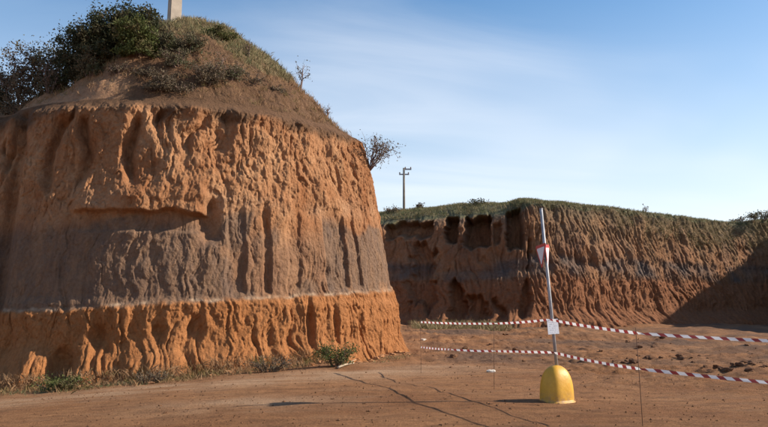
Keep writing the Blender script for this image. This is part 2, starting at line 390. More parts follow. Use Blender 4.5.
# ------------------------------------------------------------------ near bank
foot_pts = [(-27, 27), (-19, 20.5), (-13.5, 18.7), (-12.0, 19.0), (-10.9, 18.15), (-9.7, 17.55), (-7.6, 17.12), (-5.2, 17.33), (-3.1, 18.2), (-1.3, 19.6), (0.05, 21.2), (0.50, 22.4), (0.3, 24.3), (-0.8, 28.5), (-3.8, 34), (-9, 38), (-16, 40)]
_, Lt = curve_pts(foot_pts, 10)
_q, _ = curve_pts(foot_pts, 2000); S0 = np.linspace(0, Lt, 2000)[np.argmin(np.hypot(_q[:, 0]+9.9, _q[:, 1]-17.63))]-10.0   # U = 10 at the bank's left edge
sq = np.concatenate([np.arange(0, S0+7, .2), np.arange(S0+7, S0+9.2, .04), np.arange(S0+9.2, S0+23.6, .0195), np.arange(S0+23.6, S0+28, .06), np.arange(S0+28, Lt, .25)])
FP, _ = curve_pts(foot_pts, sq)
nu = len(sq); us = sq-S0
SPN = np.stack([np.interp(us, [-12, 0, 9, 10, 20, 22.5, 29, 45], [-27, -18, -12.5, -11.5, -5.4, -4.9, -5.5, -16]), np.interp(us, [-12, 0, 9, 10, 20, 22.5, 29, 45], [33, 29, 27.5, 27, 26.3, 26.6, 29, 35])], 1)
DIN = SPN-FP; DL = np.linalg.norm(DIN, axis=1); DIN /= DL[:, None]
zf = np.concatenate([np.arange(-1.5, -0.7, .1), np.arange(-0.7, 7.2, .0285), np.arange(7.2, 7.6, .02)])
nf = len(zf)
tc = np.concatenate([np.linspace(0.006, .55, 120), np.linspace(.56, 1, 22)])
nv = nf+len(tc)
U = np.repeat(us[:, None], nf, 1); Z = np.repeat(zf[None, :], nu, 0); fx = np.repeat(FP[:, :1], nf, 1); fy = np.repeat(FP[:, 1:], nf, 1)
wu = U+0.45*fbm(U*.6, Z*.6, 3.1, 3)+.10*fbm(U*2.2, Z*1.6, 8.1, 2)                     # wandering coordinate for the rills
rim = 7.38+0.10*perlin(U*.5, 0*U, 2.2)
strat = Z-0.05*(U-15)-0.06*fbm(U*.35, 0*Z, 4.4, 3)     # strata dip: higher to the right
# batter (metres back from the foot line)
kcorner = 1+0.12*sstep(17.5, 21.5, U)
inset = np.interp(Z, [-1.5, -0.7, 0, .5, 1.6, 1.8, 4, 5.8, 6.8, 7.2, 7.6], [-.55, -.35, -.08, .06, .16, .28, .66, 1.06, 1.32, 1.52, 1.95])*kcorner
out_ = np.zeros_like(Z)
up = sstep(3.95, 4.5, strat+0.35*fbm(U*.9, Z*.3, 8, 3)); lowm = 1-sstep(1.60, 1.76, strat+.07*fbm(U*2.6, Z*1.5, 31, 3))
# upper layer: deep rills and columns below the rim
def incise(x, y, z, o, p): return np.clip(ridged(x, y, z, o), 0, 1)**p
rl = incise(wu*1.25, Z*.22, 1.7, 3, 4.5); rl2 = incise(wu*3.1+3, Z*.55, 6.1, 3, 5); rl3 = incise(wu*.55, Z*.12, 16.1, 2, 6)
amp = (0.25+0.75*sstep(4.7, 6.0, Z))*(1-.9*sstep(6.85, 7.35, Z+.25*perlin(U*1.3, 0*Z, 9)))*np.clip(.75+1.0*fbm(U*.45, Z*.3, 15, 2), .2, 1.25)
wb, wc = worley2(wu*2.4+.4*fbm(U*3, Z*3, 5, 2), Z*1.5+.5*fbm(U*3, Z*3, 9, 2)); wb2, wc2 = worley2(U*6.5+.5*fbm(U*6, Z*6, 3, 2), Z*4.6+.5*fbm(U*6, Z*6, 7, 2))
crumb = .09*(wc-.5)*np.minimum(1, wb*6)-.05*np.exp(-(wb/.06)**2)+.045*(wc2-.5)*np.minimum(1, wb2*5)-.022*np.exp(-(wb2/.08)**2)
grain = .018*fbm(U*5, Z*5, 13, 3, .6)
gmid = (1-lowm)*(1-up)
hg = fbm(U*1.1, Z*.6, 23, 6, .62); hg2 = fbm(U*2.6, Z*1.5, 53, 5, .7)
out_ += up*amp*(.08-0.30*rl-0.14*rl2-.42*rl3)
out_ += up*(.115*hg+.02*hg2)+gmid*(.05*hg+.018*hg2)+lowm*(.08*hg+.025*hg2)
out_ += up*(crumb*.55+grain)+gmid*(crumb*.25+grain*.6)+lowm*(crumb*.5+grain)
out_ += up*(0.10*fbm(fx*.9, fy*.9, Z*.6, 3, .5))
out_ += .16*sstep(6.85, 7.2, Z+.2*perlin(U*1.3, 0*Z, 9))*(.6+.6*perlin(U*.7, 0*Z, 3))
# overhanging lip on the left half, broken block at its right end
lipu = sstep(11.2, 12.6, U)*(1-sstep(15.25, 15.5, U+0.15*perlin(U*0, Z*3, 1)))
lz = 4.12+0.16*fbm(U*.8, 0*Z, 21, 4)-0.10*sstep(13.5, 15, U)
lipx = lipu*np.clip(0.75+.8*fbm(U*.7, 0*Z, 33, 2), .2, 1.2)
out_ += 0.25*lipx*sstep(lz-.05, lz+.04, Z)*(1-sstep(lz+.35, lz+1.3, Z))
out_ -= 0.12*lipx*box1(Z, 3.55, lz-.02, .06)
out_ -= 0.34*np.exp(-((U-15.5)/.24)**2)*box1(Z, 3.3, 4.4, .2)
# grey middle layer: smooth, scraped, a few dents
out_ += gmid*(0.04*fbm(fx*1.0, fy*1.0, Z*.5, 3)+0.0-.07*incise(wu*1.6, Z*.14, 9.4, 4, 5)-.04*incise(wu*5.2, Z*.3, 19.4, 2, 5))
dn = np.clip(fbm(wu*1.5, Z*.45, 44, 4)-.30, 0, 1); out_ -= gmid*dn*.16
# vertical scraped panels on the right
for a, b, d in ((15.95, 16.45, .10), (17.0, 17.2, .13), (17.75, 18.2, .08), (19.1, 20.0, .11), (20.5, 20.64, .12)):
    out_ -= d*box1(U+.12*perlin(Z*1.1, U*0, a), a, b, .06)*sstep(1.75, 1.9, strat)*(1-sstep(4.0, 4.7, Z+.4*perlin(U*2, Z*0, 5)))
# ledge and lower orange layer with buttresses
bt = ridged(wu*.85+1.3, Z*.10, 12.5, 3); flare = 1-sstep(0.1, 1.7, strat)
out_ += lowm*(0.10+(.08-0.24*incise(wu*.85+1.3, Z*.10, 12.5, 3, 5))*(0.55+.6*flare)+0.06*fbm(fx*1.3, fy*1.3, Z*.7, 3)-.10*incise(wu*2.6, Z*.22, 2, 3, 5))
for cu, cz, su, sz, d in ((11.85, .0, .34, .45, .6), (12.7, .8, .2, .25, .25), (14.2, .9, .16, .2, .2), (15.1, 1.0, .2, .35, .22), (18.3, 1.0, .12, .7, .28), (19.2, .9, .10, .6, .2)):
    out_ -= d*np.exp(-(((U-cu)/su)**2+((Z-cz)/sz)**2)**1.5)
# dark gully at the left edge
out_ -= .5*np.exp(-((U-9.35+.04*(Z-3))/.30)**2)*sstep(-.4, .8, Z)
out_ -= (0.45*np.exp(-((U-10.75-.15*np.sin(Z*2))/.18)**2)+.42*np.exp(-((U-11.75-.12*np.sin(Z*2.5))/.20)**2)+.40*np.exp(-((U-13.2-.1*np.sin(Z*3))/.15)**2))*sstep(4.4, 5.3, Z)*(1-sstep(6.7, 7.1, Z))
# talus apron
tal = sstep(.75, -.25, Z) if False else 1-sstep(-.35, .75, Z+.25*fbm(U*.7, 0*Z, 14, 3))
out_ += tal*(0.50+.25*fbm(U*.8, Z*.8, 3, 3))*(1-.6*sstep(19.5, 21, U))
out_ *= 1-sstep(7.22, 7.56, Z)
inset = inset-out_
X = fx+DIN[:, :1]*inset; Y = fy+DIN[:, 1:]*inset
ZZ = Z+0.02*fbm(X*3, Y*3, Z*3, 2)
# cap of the bank
xr_, yr_, zr_ = X[:, -1], Y[:, -1], ZZ[:, -1]
TX = xr_[:, None]*(1-tc)+SPN[:, :1]*tc; TY = yr_[:, None]*(1-tc)+SPN[:, 1:]*tc
dd = np.hypot(TX-xr_[:, None], TY-yr_[:, None])
Ht = np.interp(TX, [-22, -15, -12, -10.2, -9.2, -8.2, -7.0, -5.8, -4.5, -3.2, -1.8, -.5, 2], [8.6, 8.8, 9.0, 9.3, 10.2, 12.0, 12.9, 12.5, 11.8, 11.0, 10.0, 9.0, 8.0])
Ht = Ht+0.05*(TY-24)
wz = 1-np.exp(-(dd/np.interp(TX, [-12, -9, -7], [1.5, 1.6, 2.6]))**1.15)
TZ = zr_[:, None]+(Ht-zr_[:, None])*wz+0.17*fbm(TX*1.1, TY*1.1, 5.0, 5, .55)*np.minimum(1, dd/.4)+.05*np.minimum(1, dd/.5)*np.abs(fbm(TX*3.1, TY*3.1, 3, 3))
TX = TX+.10*fbm(TX*1.3, TY*1.3, TZ, 3)*np.minimum(1, dd/.5)
PX, PY, PZ = np.hstack([X, TX]), np.hstack([Y, TY]), np.hstack([ZZ, TZ])
NV = np.stack([PX.ravel(), PY.ravel(), PZ.ravel()], 1)
bank = mesh_np('earth_cliff', NV, gridfaces(nu, nv), M['near'])
gpatch = np.clip(0.55+1.0*fbm(U*.55, Z*.45, 27, 3)-.55*sstep(3.1, 4.6, strat)+.30*sstep(17, 12, U)*0, 0, 1)
gpatch = sstep(.25, .6, gpatch); gpatch = np.maximum(np.maximum(gpatch*.85, .55*(1-sstep(3.0, 4.1, strat+.35*fbm(U*.9, Z*.4, 81, 3)))), .85*(1-sstep(14.5, 17, U))*(1-sstep(3.6, 4.3, strat)))
gpatch = np.maximum(gpatch, .9*box1(U+.12*perlin(Z*1.1, U*0, 19.1), 19.1, 20.0, .08)*(1-sstep(3.9, 4.5, Z)))
grey = gmid*gpatch
pale = np.exp(-((strat-1.69-.05*fbm(U*2.3, 0*Z, 61, 3))/(.035+.04*np.abs(perlin(U*1.9, 0*Z, 5))))**2)*np.clip(.35+1.5*fbm(U*2.1, Z*2, 6, 3), 0, .9)+.35*np.exp(-((strat-4.35)/.35)**2)*np.clip(.1+fbm(U*.8, Z*.8, 60, 3), 0, 1)
tops = .9*sstep(6.8, 7.2, Z+.35*fbm(U*.8, Z*.6, 71, 3))
zer = np.zeros_like(TX)
gr = sstep(.25, 1.0, wz*1.25-.16+.5*fbm(TX*.5, TY*.5, 3, 3)); gr = gr*sstep(.4, 1.5, dd)
tp = np.clip(.95-.1*gr, 0, 1)*(1-.9*(1-sstep(-8.3, -7.4, TX))*np.exp(-(dd/1.6)**2))
mk = np.stack([np.hstack([grey, zer]).ravel(), np.hstack([np.zeros_like(Z), gr*.75]).ravel(), np.hstack([np.clip(pale, 0, .9), .35*(1-sstep(-8.3, -7.4, TX))*np.exp(-(dd/1.2)**2)]).ravel()], 1)
vattr(bank, 'mask', mk)
vattr(bank, 'mask2', np.stack([np.hstack([lowm*.8, zer]).ravel(), np.hstack([tops, tp]).ravel(), np.zeros(nu*nv)], 1))
tag(bank, 'tall orange earth bank with grey band, rilled face and scrub on top', 'cliff', kind='structure')
CAP = np.stack([TX.ravel(), TY.ravel(), TZ.ravel()], 1); CAPG = gr.ravel(); CAPD = dd.ravel()
def cap_z(x, y):
    d = (CAP[:, 0]-x)**2+(CAP[:, 1]-y)**2; i = np.argpartition(d, 4)[:4]; return float(CAP[i, 2].mean())

# ------------------------------------------------------------------ far bank, with the return wall on the right that shades it
far_pts = [(-16, 56), (-6, 51.6), (1.2, 49.3), (4.5, 48.4), (8, 47.6), (11, 47.2), (14.3, 48.2), (19.5, 50.7), (25.5, 53.9), (29.8, 56.2), (34.0, 58.4), (36.8, 58.2), (36.7, 54.5), (35.2, 47), (34.8, 38), (37, 24), (44, 10), (54, -8)]
_, L2 = curve_pts(far_pts, 10)
s1 = np.concatenate([np.arange(0, 14, .4), np.arange(14, 57.5, .060), np.arange(57.5, 78, .22), np.arange(78, L2, .7)])
FQ, _ = curve_pts(far_pts, s1); nu2 = len(s1)
TT = np.gradient(FQ, s1, axis=0); 
ker = np.ones(9)/9
NN = np.stack([-TT[:, 1], TT[:, 0]], 1); NN /= np.linalg.norm(NN, axis=1)[:, None]   # into the earth
z2 = np.concatenate([np.arange(-1, 0, .25), np.arange(0, 8.55, .058)]); n2 = len(z2)
tc2 = np.concatenate([np.linspace(.05, 6, 60), np.linspace(6.4, 30, 30), np.array((40, 60, 90, 140))])
U2 = np.repeat(s1[:, None], n2, 1); Z2 = np.repeat(z2[None, :], nu2, 0); ax = np.repeat(FQ[:, :1], n2, 1); ay = np.repeat(FQ[:, 1:], n2, 1)
w2 = U2+.8*fbm(U2*.3, Z2*.3, 1.1, 2)+.22*fbm(U2*1.2, Z2*.9, 6, 3)
lit = sstep(10, 13, ax)
ins2 = np.interp(Z2, [-1, 0, 1, 3.4, 4.0, 7.5, 8.1, 8.55], [-.9, -.5, .1, .8, 1.35, 2.2, 2.6, 3.3])*(1-lit)+np.interp(Z2, [-1, 0, 1, 4, 7, 8.55], [-1.0, -.5, .2, 1.1, 2.0, 2.7])*lit
ret = sstep(57.0, 61, U2)            # the return wall stands steep
ins2 = ins2*(1-ret)+ret*np.interp(Z2, [-1, 0, 8.55], [-.3, 0, .9])
v1, c1 = worley2(w2*.9, Z2*.45); 
o2 = .2-.26*incise(w2*.40, Z2*.10, 3, 3, 5)-.34*incise(w2*1.15, Z2*.16, 5, 4, 6)-.22*incise(w2*2.7, Z2*.3, 25, 2, 5)+.20*fbm(ax*.4, ay*.4, Z2*.4, 3, .5)+.16*fbm(U2*1.0, Z2*.5, 63, 6, .68)+.08*(c1-.5)*np.minimum(1, v1*5)
o2 = o2*(.75+.25*lit)*(1-.6*ret)
o2 -= .16*np.exp(-((Z2-4.3-.1*perlin(U2*.3, 0*Z2, 1))/.30)**2)*np.clip(.5+fbm(U2*.25, 0*Z2, 2, 2), 0, 1.2)*lit
wob = .20*fbm(Z2*.8, U2*.5, 4, 4)
for a, b, z0, z1, d in ((4.2, 5.1, 6.2, 8.15, 2.0), (5.65, 7.5, 5.9, 8.15, 2.4), (8.75, 10.3, 5.4, 8.25, 2.2), (7.75, 8.35, 6.2, 7.7, .8), (1.6, 3.4, 1.6, 6.2, .8), (4.7, 5.9, -1, 3.0, 1.2), (6.1, 7.3, -1, 2.0, .9), (7.9, 8.4, .2, 2.2, .7), (10.4, 11.2, 4.6, 5.6, .8), (9.6, 10.3, .6, 2.6, .8), (-.5, 3.2, 6.9, 8.0, 1.3)):
    kk = 1 if z0 > 5 else 2.6
    o2 -= d*box1(ax+wob*kk+.1*perlin(Z2*4, U2*3, a), a, b, .10*kk)*box1(Z2+.45*kk*fbm(U2*.9, 0*Z2, a, 3), z0, z1, .22)
tl2 = 1-sstep(-.2, 1.2, Z2+.6*fbm(U2*.3, 0*Z2, 9, 3)); o2 += tl2*(.9+.4*fbm(U2*.5, Z2, 2, 3))
i2 = ins2-o2
X2 = ax+NN[:, :1]*i2; Y2 = ay+NN[:, 1:]*i2
gro = np.zeros_like(Z2)
xr2, yr2 = X2[:, -1], Y2[:, -1]
DX = np.repeat(NN[:, :1], len(tc2), 1)
# smooth the cap directions so that the field behind does not fold
NS = NN.copy()
for k in range(2): NS = np.stack([np.convolve(np.pad(FQ[:, 0]*0+NS[:, q], 40, mode='edge'), np.ones(81)/81, 'valid') for q in range(2)], 1)
NS = np.stack([np.interp(s1, [0, 20, 52, 68, 82, L2], [0, 0, .05, .6, 1, 1]), np.interp(s1, [0, 20, 52, 68, 82, L2], [1, 1, 1, .7, .15, .05])], 1); NS /= np.linalg.norm(NS, axis=1)[:, None]
fade = np.minimum(1, tc2/6)
CX2 = xr2[:, None]+NS[:, :1]*tc2; CY2 = yr2[:, None]+NS[:, 1:]*tc2
hp = np.interp(CX2, [-20, 0, 4, 8, 12, 16, 22, 30, 36, 60], [9.2, 9.6, 9.95, 10.05, 9.95, 9.7, 9.2, 8.95, 9.3, 9.8])
CZ2 = 8.55+(hp-8.55)*(1-np.exp(-(tc2/2.2)))[None, :]+.16*fbm(CX2*.4, CY2*.4, 3, 4)*np.minimum(1, tc2/1.5)-.012*np.maximum(0, tc2-6)
Zf2 = Z2+(np.interp(ax, [0, 8, 11, 20, 30, 33.5, 36, 40], [8.3, 8.6, 9.2, 9.2, 8.95, 9.0, 9.5, 9.6])-8.55)/8.55*np.clip(Z2, 0, 9)
CZ2 = CZ2+(Zf2[:, -1]-8.55)[:, None]*np.exp(-tc2/3)[None, :]
FV = np.stack([np.hstack([X2, CX2]).ravel(), np.hstack([Y2, CY2]).ravel(), np.hstack([Zf2, CZ2]).ravel()], 1)
nv2 = n2+len(tc2)
farb = mesh_np('quarry_wall', FV, gridfaces(nu2, nv2), M['far'])
st2 = Z2+.2*fbm(U2*.15, 0*Z2, 6, 3)
g2 = box1(st2, 3.3, 4.7, .3)*np.clip(.55+fbm(U2*.4, Z2*.5, 19, 3), 0, 1)
g2 = np.maximum(g2, .35*sstep(4.5, 5, st2)*np.clip(.3+fbm(U2*.4, Z2*.25, 29, 3), 0, 1))
t2 = .7*sstep(7.2, 8.2, Z2+.5*fbm(U2*.4, Z2*.4, 4, 3))
gg = lit*.45*sstep(4.5, 8.5, Z2+1.6*fbm(U2*.5, Z2*.35, 41, 3))*np.clip(.5+.03*(U2-30), 0, 1.3)
gg = np.maximum(gg, sstep(8.0, 8.5, Z2+.5*fbm(U2*.5, Z2, 51, 3)))
z0_ = np.zeros_like(CX2)
vattr(farb, 'mask', np.stack([np.hstack([g2, z0_]).ravel(), np.hstack([np.clip(gg, 0, 1), z0_+.95]).ravel(), np.zeros(nu2*nv2)], 1))
vattr(farb, 'mask2', np.stack([np.hstack([.8*(1-sstep(3.0, 3.5, st2)), z0_]).ravel(), np.hstack([t2, z0_]).ravel(), np.zeros(nu2*nv2)], 1))
tag(farb, 'long grass-topped quarry wall of brown earth with dark cut niches', 'cliff', kind='structure')
FC = np.stack([CX2.ravel(), CY2.ravel(), CZ2.ravel()], 1)
def far_z(x, y):
    d = (FC[:, 0]-x)**2+(FC[:, 1]-y)**2; i = np.argpartition(d, 4)[:4]; return float(FC[i, 2].mean())

# ------------------------------------------------------------------ plants
def leaf_quads(P, size, up=0.3, r=rng):
    n = len(P); d = r.normal(size=(n, 3)); d[:, 2] += up; d /= np.linalg.norm(d, axis=1)[:, None]
    e = np.cross(d, r.normal(size=(n, 3))); e /= np.linalg.norm(e, axis=1)[:, None]+1e-9
    s = size*r.uniform(.45, 1.6, n)[:, None]; nn = np.cross(d, e)*s*.18
    V = np.stack([P, P+d*s*.5+e*s*.27+nn, P+d*s, P+d*s*.5-e*s*.27+nn], 1).reshape(-1, 3)
    return V, np.arange(4*n).reshape(-1, 4)
def bush(name, loc, w, h, n_leaf, leaf, lsize, label, cat='bush', group=None, stems=7, mat=None, seed=0, spread=.085, depth=None, levels=2, twigr=.012, body=0.0):
    r = np.random.default_rng(seed+100); root = empty(name, loc); depth = depth or w
    paths = []; tips = []
    for i in range(stems):
        an = r.uniform(0, 2*math.pi); rr = math.sqrt(r.uniform(.02, 1))
        end = np.array((math.cos(an)*rr*w*.5, math.sin(an)*rr*depth*.5, h*r.uniform(.55, 1.0)*(1-.35*rr**2)))
        st = np.array((math.cos(an), math.sin(an), 0))*.06*w*rr; st[2] = -.12
        t = np.linspace(0, 1, 7)[:, None]; bow = np.array((0, 0, .14*h))*np.sin(t*math.pi)
        P = st+(end-st)*t+bow+r.normal(size=(7, 3))*.022*h*np.minimum(1, t*4)
        paths.append((P, np.linspace(twigr*1.7, twigr*.5, 7)))
        for k in range(3 if levels > 1 else 2):
            f = r.integers(2, 6); q0 = P[f]; dirn = (P[f]-P[f-1]); dirn /= np.linalg.norm(dirn); dirn = dirn+r.normal(size=3)*.7; dirn[2] = abs(dirn[2])*.8+.1
            ln = h*r.uniform(.18, .38); tt = np.linspace(0, 1, 5)[:, None]
            Q = q0+dirn/np.linalg.norm(dirn)*ln*tt+r.normal(size=(5, 3))*.018*h*tt
            paths.append((Q, np.linspace(twigr*.8, twigr*.3, 5))); tips.append(Q[-1]); tips.append(Q[2])
            if levels > 1:
                for g in range(2):
                    d2 = dirn/np.linalg.norm(dirn)+r.normal(size=3)*.8; ln2 = ln*r.uniform(.4, .8)
                    Q2 = Q[r.integers(1, 5)]+d2/np.linalg.norm(d2)*ln2*np.linspace(0, 1, 4)[:, None]
                    paths.append((Q2, np.linspace(twigr*.5, twigr*.22, 4))); tips.append(Q2[-1])
        tips += [P[-1], P[4], P[3], P[2]]
    tube_obj('stem', paths, mat or M['bark'], root, 4)
    if n_leaf:
        tips = np.array(tips); wt = r.uniform(.2, 1.6, len(tips)); wt /= wt.sum()
        c = tips[r.choice(len(tips), n_leaf, p=wt)]
        P = c+r.normal(size=(n_leaf, 3))*spread*np.array((w, depth, h*.9))*r.uniform(.3, 1.1, n_leaf)[:, None]
        P[:, 2] = np.abs(P[:, 2])+.01
        nb = int(n_leaf*body)
        if nb:
            q = r.normal(size=(nb, 3)); q /= np.linalg.norm(q, axis=1)[:, None]; q[:, 2] = np.abs(q[:, 2])
            rad = r.uniform(.35, 1, nb)**.5*(.80+.45*fbm(q[:, 0]*2+seed, q[:, 1]*2, q[:, 2]*2, 3))
            B = q*rad[:, None]*np.array((w*.55, depth*.5, h*.74)); B = B[fbm(B[:, 0]*2.4, B[:, 1]*2.4, B[:, 2]*2.4+seed, 2) > -.16]
            P = np.vstack([P, B])
        V, Q = leaf_quads(P, lsize, .25, r); mesh_np('foliage', V, Q, leaf, False, root)
    tag(root, label, cat, group); return root
def cap_bush(name, px, D, w, htop, *a, **k):
    p = at(px, 60, D); z = cap_z(p[0], p[1]); top = at(px, htop, D)[2]
    k.setdefault('body', .9); return bush(name, (p[0], p[1], z-.12), w*1.25, max(.35, top-z), *a, **k)
gb = 'scrub on top of the orange bank'
cap_bush('scrub_bush', 22, 21.0, 1.0, 47, 2160, M['leaf_dry'], .075, 'brownish half-dry bush at the outer end of the scrub row', group=gb, mat=M['twig'], seed=1, stems=9)
cap_bush('scrub_bush', 4, 21.6, .9, 66, 1680, M['leaf_dark'], .075, 'low dark bush beyond the brownish half-dry bush', group=gb, seed=2)
cap_bush('scrub_bush', 48, 21.3, 1.15, 37, 3600, M['leaf_olive'], .075, 'olive bush between the brownish bush and the dark bushes', group=gb, mat=M['twig'], seed=3, stems=9)
cap_bush('scrub_bush', 78, 21.0, 1.25, 27, 5520, M['leaf_dark'], .075, 'dark green bush beside the tallest bush on the orange bank', group=gb, seed=4, stems=9)
cap_bush('scrub_bush', 107, 20.5, 1.35, 6, 8160, M['leaf_dark'], .08, 'tallest dark green bush on the orange bank', group=gb, seed=5, stems=11)
cap_bush('scrub_bush', 130, 20.9, 1.3, 3, 6240, M['leaf_dark'], .08, 'dark bush rising behind the light green bush on the bank', group=gb, seed=6, stems=9)
cap_bush('scrub_bush', 140, 20.1, 1.25, 20, 6240, M['leaf_green'], .075, 'light green leafy bush below the concrete pole', group=gb, seed=7, stems=9)
cap_bush('scrub_bush', 163, 20.5, .9, 27, 2640, M['leaf_olive'], .065, 'greyish olive bush right at the foot of the concrete pole', group=gb, mat=M['twig'], seed=8)
cap_bush('scrub_bush', 92, 20.2, .9, 48, 2160, M['leaf_olive'], .07, 'small olive bush in front of the tallest dark bush', group=gb, mat=M['twig'], seed=9)
cap_bush('scrub_bush', 52, 20.7, .9, 62, 624, M['leaf_dry'], .06, 'bare twiggy shrub in front of the olive bush', group=gb, mat=M['twig'], seed=10, stems=12)
cap_bush('scrub_bush', 160, 19.3, .8, 72, 1680, M['leaf_dry'], .06, 'dry dark scrub on the soil slope below the light green bush', group=gb, mat=M['twig'], seed=12, stems=9)
cap_bush('scrub_bush', 190, 20.7, .9, 30, 2160, M['leaf_olive'], .06, 'low grey-olive bush next to the concrete pole on the grassy crest', group=gb, mat=M['twig'], seed=13)
cap_bush('scrub_bush', 215, 22.2, 1.1, 27, 2400, M['leaf_green'], .06, 'low green bush on the crest of the grassy mound', group=gb, seed=14)
cap_bush('scrub_bush', 206, 19.9, .8, 62, 1200, M['leaf_dry'], .055, 'dry brush clinging to the mound slope below the crest', group=gb, mat=M['twig'], seed=15)
for i, (px, D, w, tp_y, n, lf) in enumerate([(178, 20.0, .9, 46, 900, 'leaf_olive'), (150, 19.7, .8, 62, 700, 'leaf_dry'), (168, 19.6, .8, 78, 800, 'leaf_dry'), (186, 19.5, .7, 80, 500, 'leaf_dry'), (232, 20.6, .8, 58, 600, 'leaf_olive'), (252, 21.0, .7, 70, 500, 'leaf_dry'),
                                              (280, 21.6, .6, 84, 350, 'leaf_dry'), (218, 20.2, .7, 50, 600, 'leaf_olive'), (120, 19.7, .6, 74, 350, 'leaf_dry')]):
    cap_bush('scrub_tuft', px, D, w, tp_y, n, M[lf], .055, 'low withered scrub tuft on the brown slope of the mound', group='scrub tufts on the mound slope', mat=M['twig'], seed=60+i, stems=8)
# shrub leaning over the bank's corner, sapling on the sloping shoulder
def edge_plant(px, py, name, w, top, n, leaf, ls, label, cat, stems, seed, mat, spread=.11):
    # nearest bank vertex to the pixel
    d = ray(px, py); vv = NV-np.array((0, 0, EYE)); t = vv@d/(d@d); e = np.linalg.norm(vv-t[:, None]*d, axis=1)
    ok = e < .07
    i = np.where(ok)[0][np.argmin(t[ok])] if ok.any() else int(np.argmin(e))
    p = NV[i]; h = at(px, top, p[1])[2]-p[2]
    return bush(name, p, w, max(h, .3), n, leaf, ls, label, cat, None, stems, mat, seed, spread), p
sb, pp = edge_plant(371, 166, 'dry_shrub', 1.05, 133, 850, M['leaf_dry'], .06, 'dry purplish shrub hanging on the corner edge of the orange bank', 'shrub', 13, 21, M['twig'], .10)
sb.rotation_euler = (0, R(24), 0)
edge_plant(301, 90, 'sapling', .5, 56, 130, M['leaf_olive'], .055, 'thin bare sapling on the shoulder of the orange bank', 'sapling', 3, 22, M['twig'], .1)
edge_plant(329, 115, 'dry_weed', .22, 104, 60, M['leaf_dry'], .04, 'tiny dry weed low on the sloping shoulder of the bank', 'weed', 4, 23, M['twig'])
edge_plant(250, 55, 'dry_weed', .4, 44, 110, M['leaf_olive'], .05, 'small olive weed where the crest starts to slope down', 'weed', 5, 24, M['twig'])

def grass(name, P, hmin, hmax, mat, label, wid=.012, lean=.35, cat='grass', seed=1):
    r = np.random.default_rng(seed); n = len(P); h = r.uniform(hmin, hmax, n)[:, None]
    an = r.uniform(0, 2*math.pi, n); e = np.stack([np.cos(an), np.sin(an), 0*an], 1); l = r.normal(size=(n, 2))*lean
    d = np.stack([l[:, 0], l[:, 1], np.ones(n)], 1); d /= np.linalg.norm(d, axis=1)[:, None]
    P = P-np.array((0, 0, .03)); mid = P+d*h*.55; tip = P+d*h*.95+np.stack([l[:, 0], l[:, 1], 0*an-.15], 1)*h*.35
    V = np.stack([P-e*wid, P+e*wid, mid+e*wid*.7, tip, mid-e*wid*.7], 1).reshape(-1, 3)
    F_ = np.arange(5*n).reshape(-1, 5)
    return tag(mesh_np(name, V, F_, mat, False), label, cat, kind='stuff')
def clump(P, n, per, sg, r):                # blades gathered in tufts on sampled points
    c = P[r.choice(len(P), n)]; q = np.repeat(c, per, 0); q[:, :2] += r.normal(size=(len(q), 2))*sg; return q
r1 = np.random.default_rng(5)
sel = (CAPG > .35) & (CAP[:, 0] > -13) & (CAP[:, 0] < 0.5) & (CAP[:, 1] < 28)
grass('dry_grass', clump(CAP[sel], 2600, 9, .07, r1), .08, .28, M['grass_dry'], 'dry straw grass covering the mound on top of the orange bank', .007)
grass('green_grass', clump(CAP[sel], 1100, 9, .08, r1), .08, .26, M['grass_green'], 'short green grass between the dry tufts on the mound', .008, seed=2)
sel = (CAPD > .1) & (CAPG <= .4) & (CAP[:, 0] > -12) & (CAP[:, 0] < 0.5) & (CAP[:, 1] < 28)
grass('rim_grass', clump(CAP[sel], 900, 9, .06, r1), .07, .22, M['grass_foot'], 'sparse withered grass along the bare rim of the orange bank', .006, seed=3)
sel = (FC[:, 1] < 66) & (FC[:, 0] > -2) & (FC[:, 0] < 40) & (FC[:, 1] > 46)
grass('meadow_grass', clump(FC[sel], 5200, 7, .18, r1), .10, .30, M['grass_green'], 'green grass on the field above the far quarry wall', .02, seed=4)
grass('meadow_straw', clump(FC[sel], 2600, 7, .15, r1), .12, .36, M['grass_dry'], 'pale dry grass among the green on the far field', .014, seed=5)
# weeds hanging on the upper far face on the right
k_ = (gg > .3) & (X2 > 12) & (X2 < 36); PF = np.stack([X2[k_], Y2[k_], Zf2[k_]], 1)
grass('face_weeds', clump(PF, 1800, 5, .12, r1), .08, .3, M['grass_dry'], 'dry weeds hanging on the upper face of the far quarry wall', .014, lean=.6, seed=6)

# withered grass belt at the foot of the near bank
k_ = (U > 9.8) & (U < 22.2) & (Z > ground_z(X, Y, False)-.05) & (Z < ground_z(X, Y, False)+.30)
PF = np.stack([X[k_], Y[k_], ZZ[k_]], 1)
wgt = sstep(23, 17, PF[:, 0]*0+0) if False else None
PG = PF.copy(); PG[:, 1] -= np.abs(r1.normal(size=len(PG)))*.55; PG[:, 2] = ground_z(PG[:, 0], PG[:, 1])
left = PG[PG[:, 0] < -1.2]
grass('foot_grass', np.vstack([clump(PF[PF[:, 0] < -1.6], 700, 8, .12, r1), clump(left, 420, 8, .12, r1)]), .06, .28, M['grass_foot'], 'withered brown grass along the foot of the orange bank', .006, lean=.5, seed=7)
edge = np.stack([np.interp(np.linspace(0, 1, 500), [0, .5, 1], [-9.6, -4.8, .9]), np.interp(np.linspace(0, 1, 500), [0, .5, 1], [15.6, 16.4, 20.6])], 1)
eg = np.stack([edge[:, 0], edge[:, 1]+r1.normal(size=500)*.22, edge[:, 0]*0], 1); eg[:, 2] = ground_z(eg[:, 0], eg[:, 1])
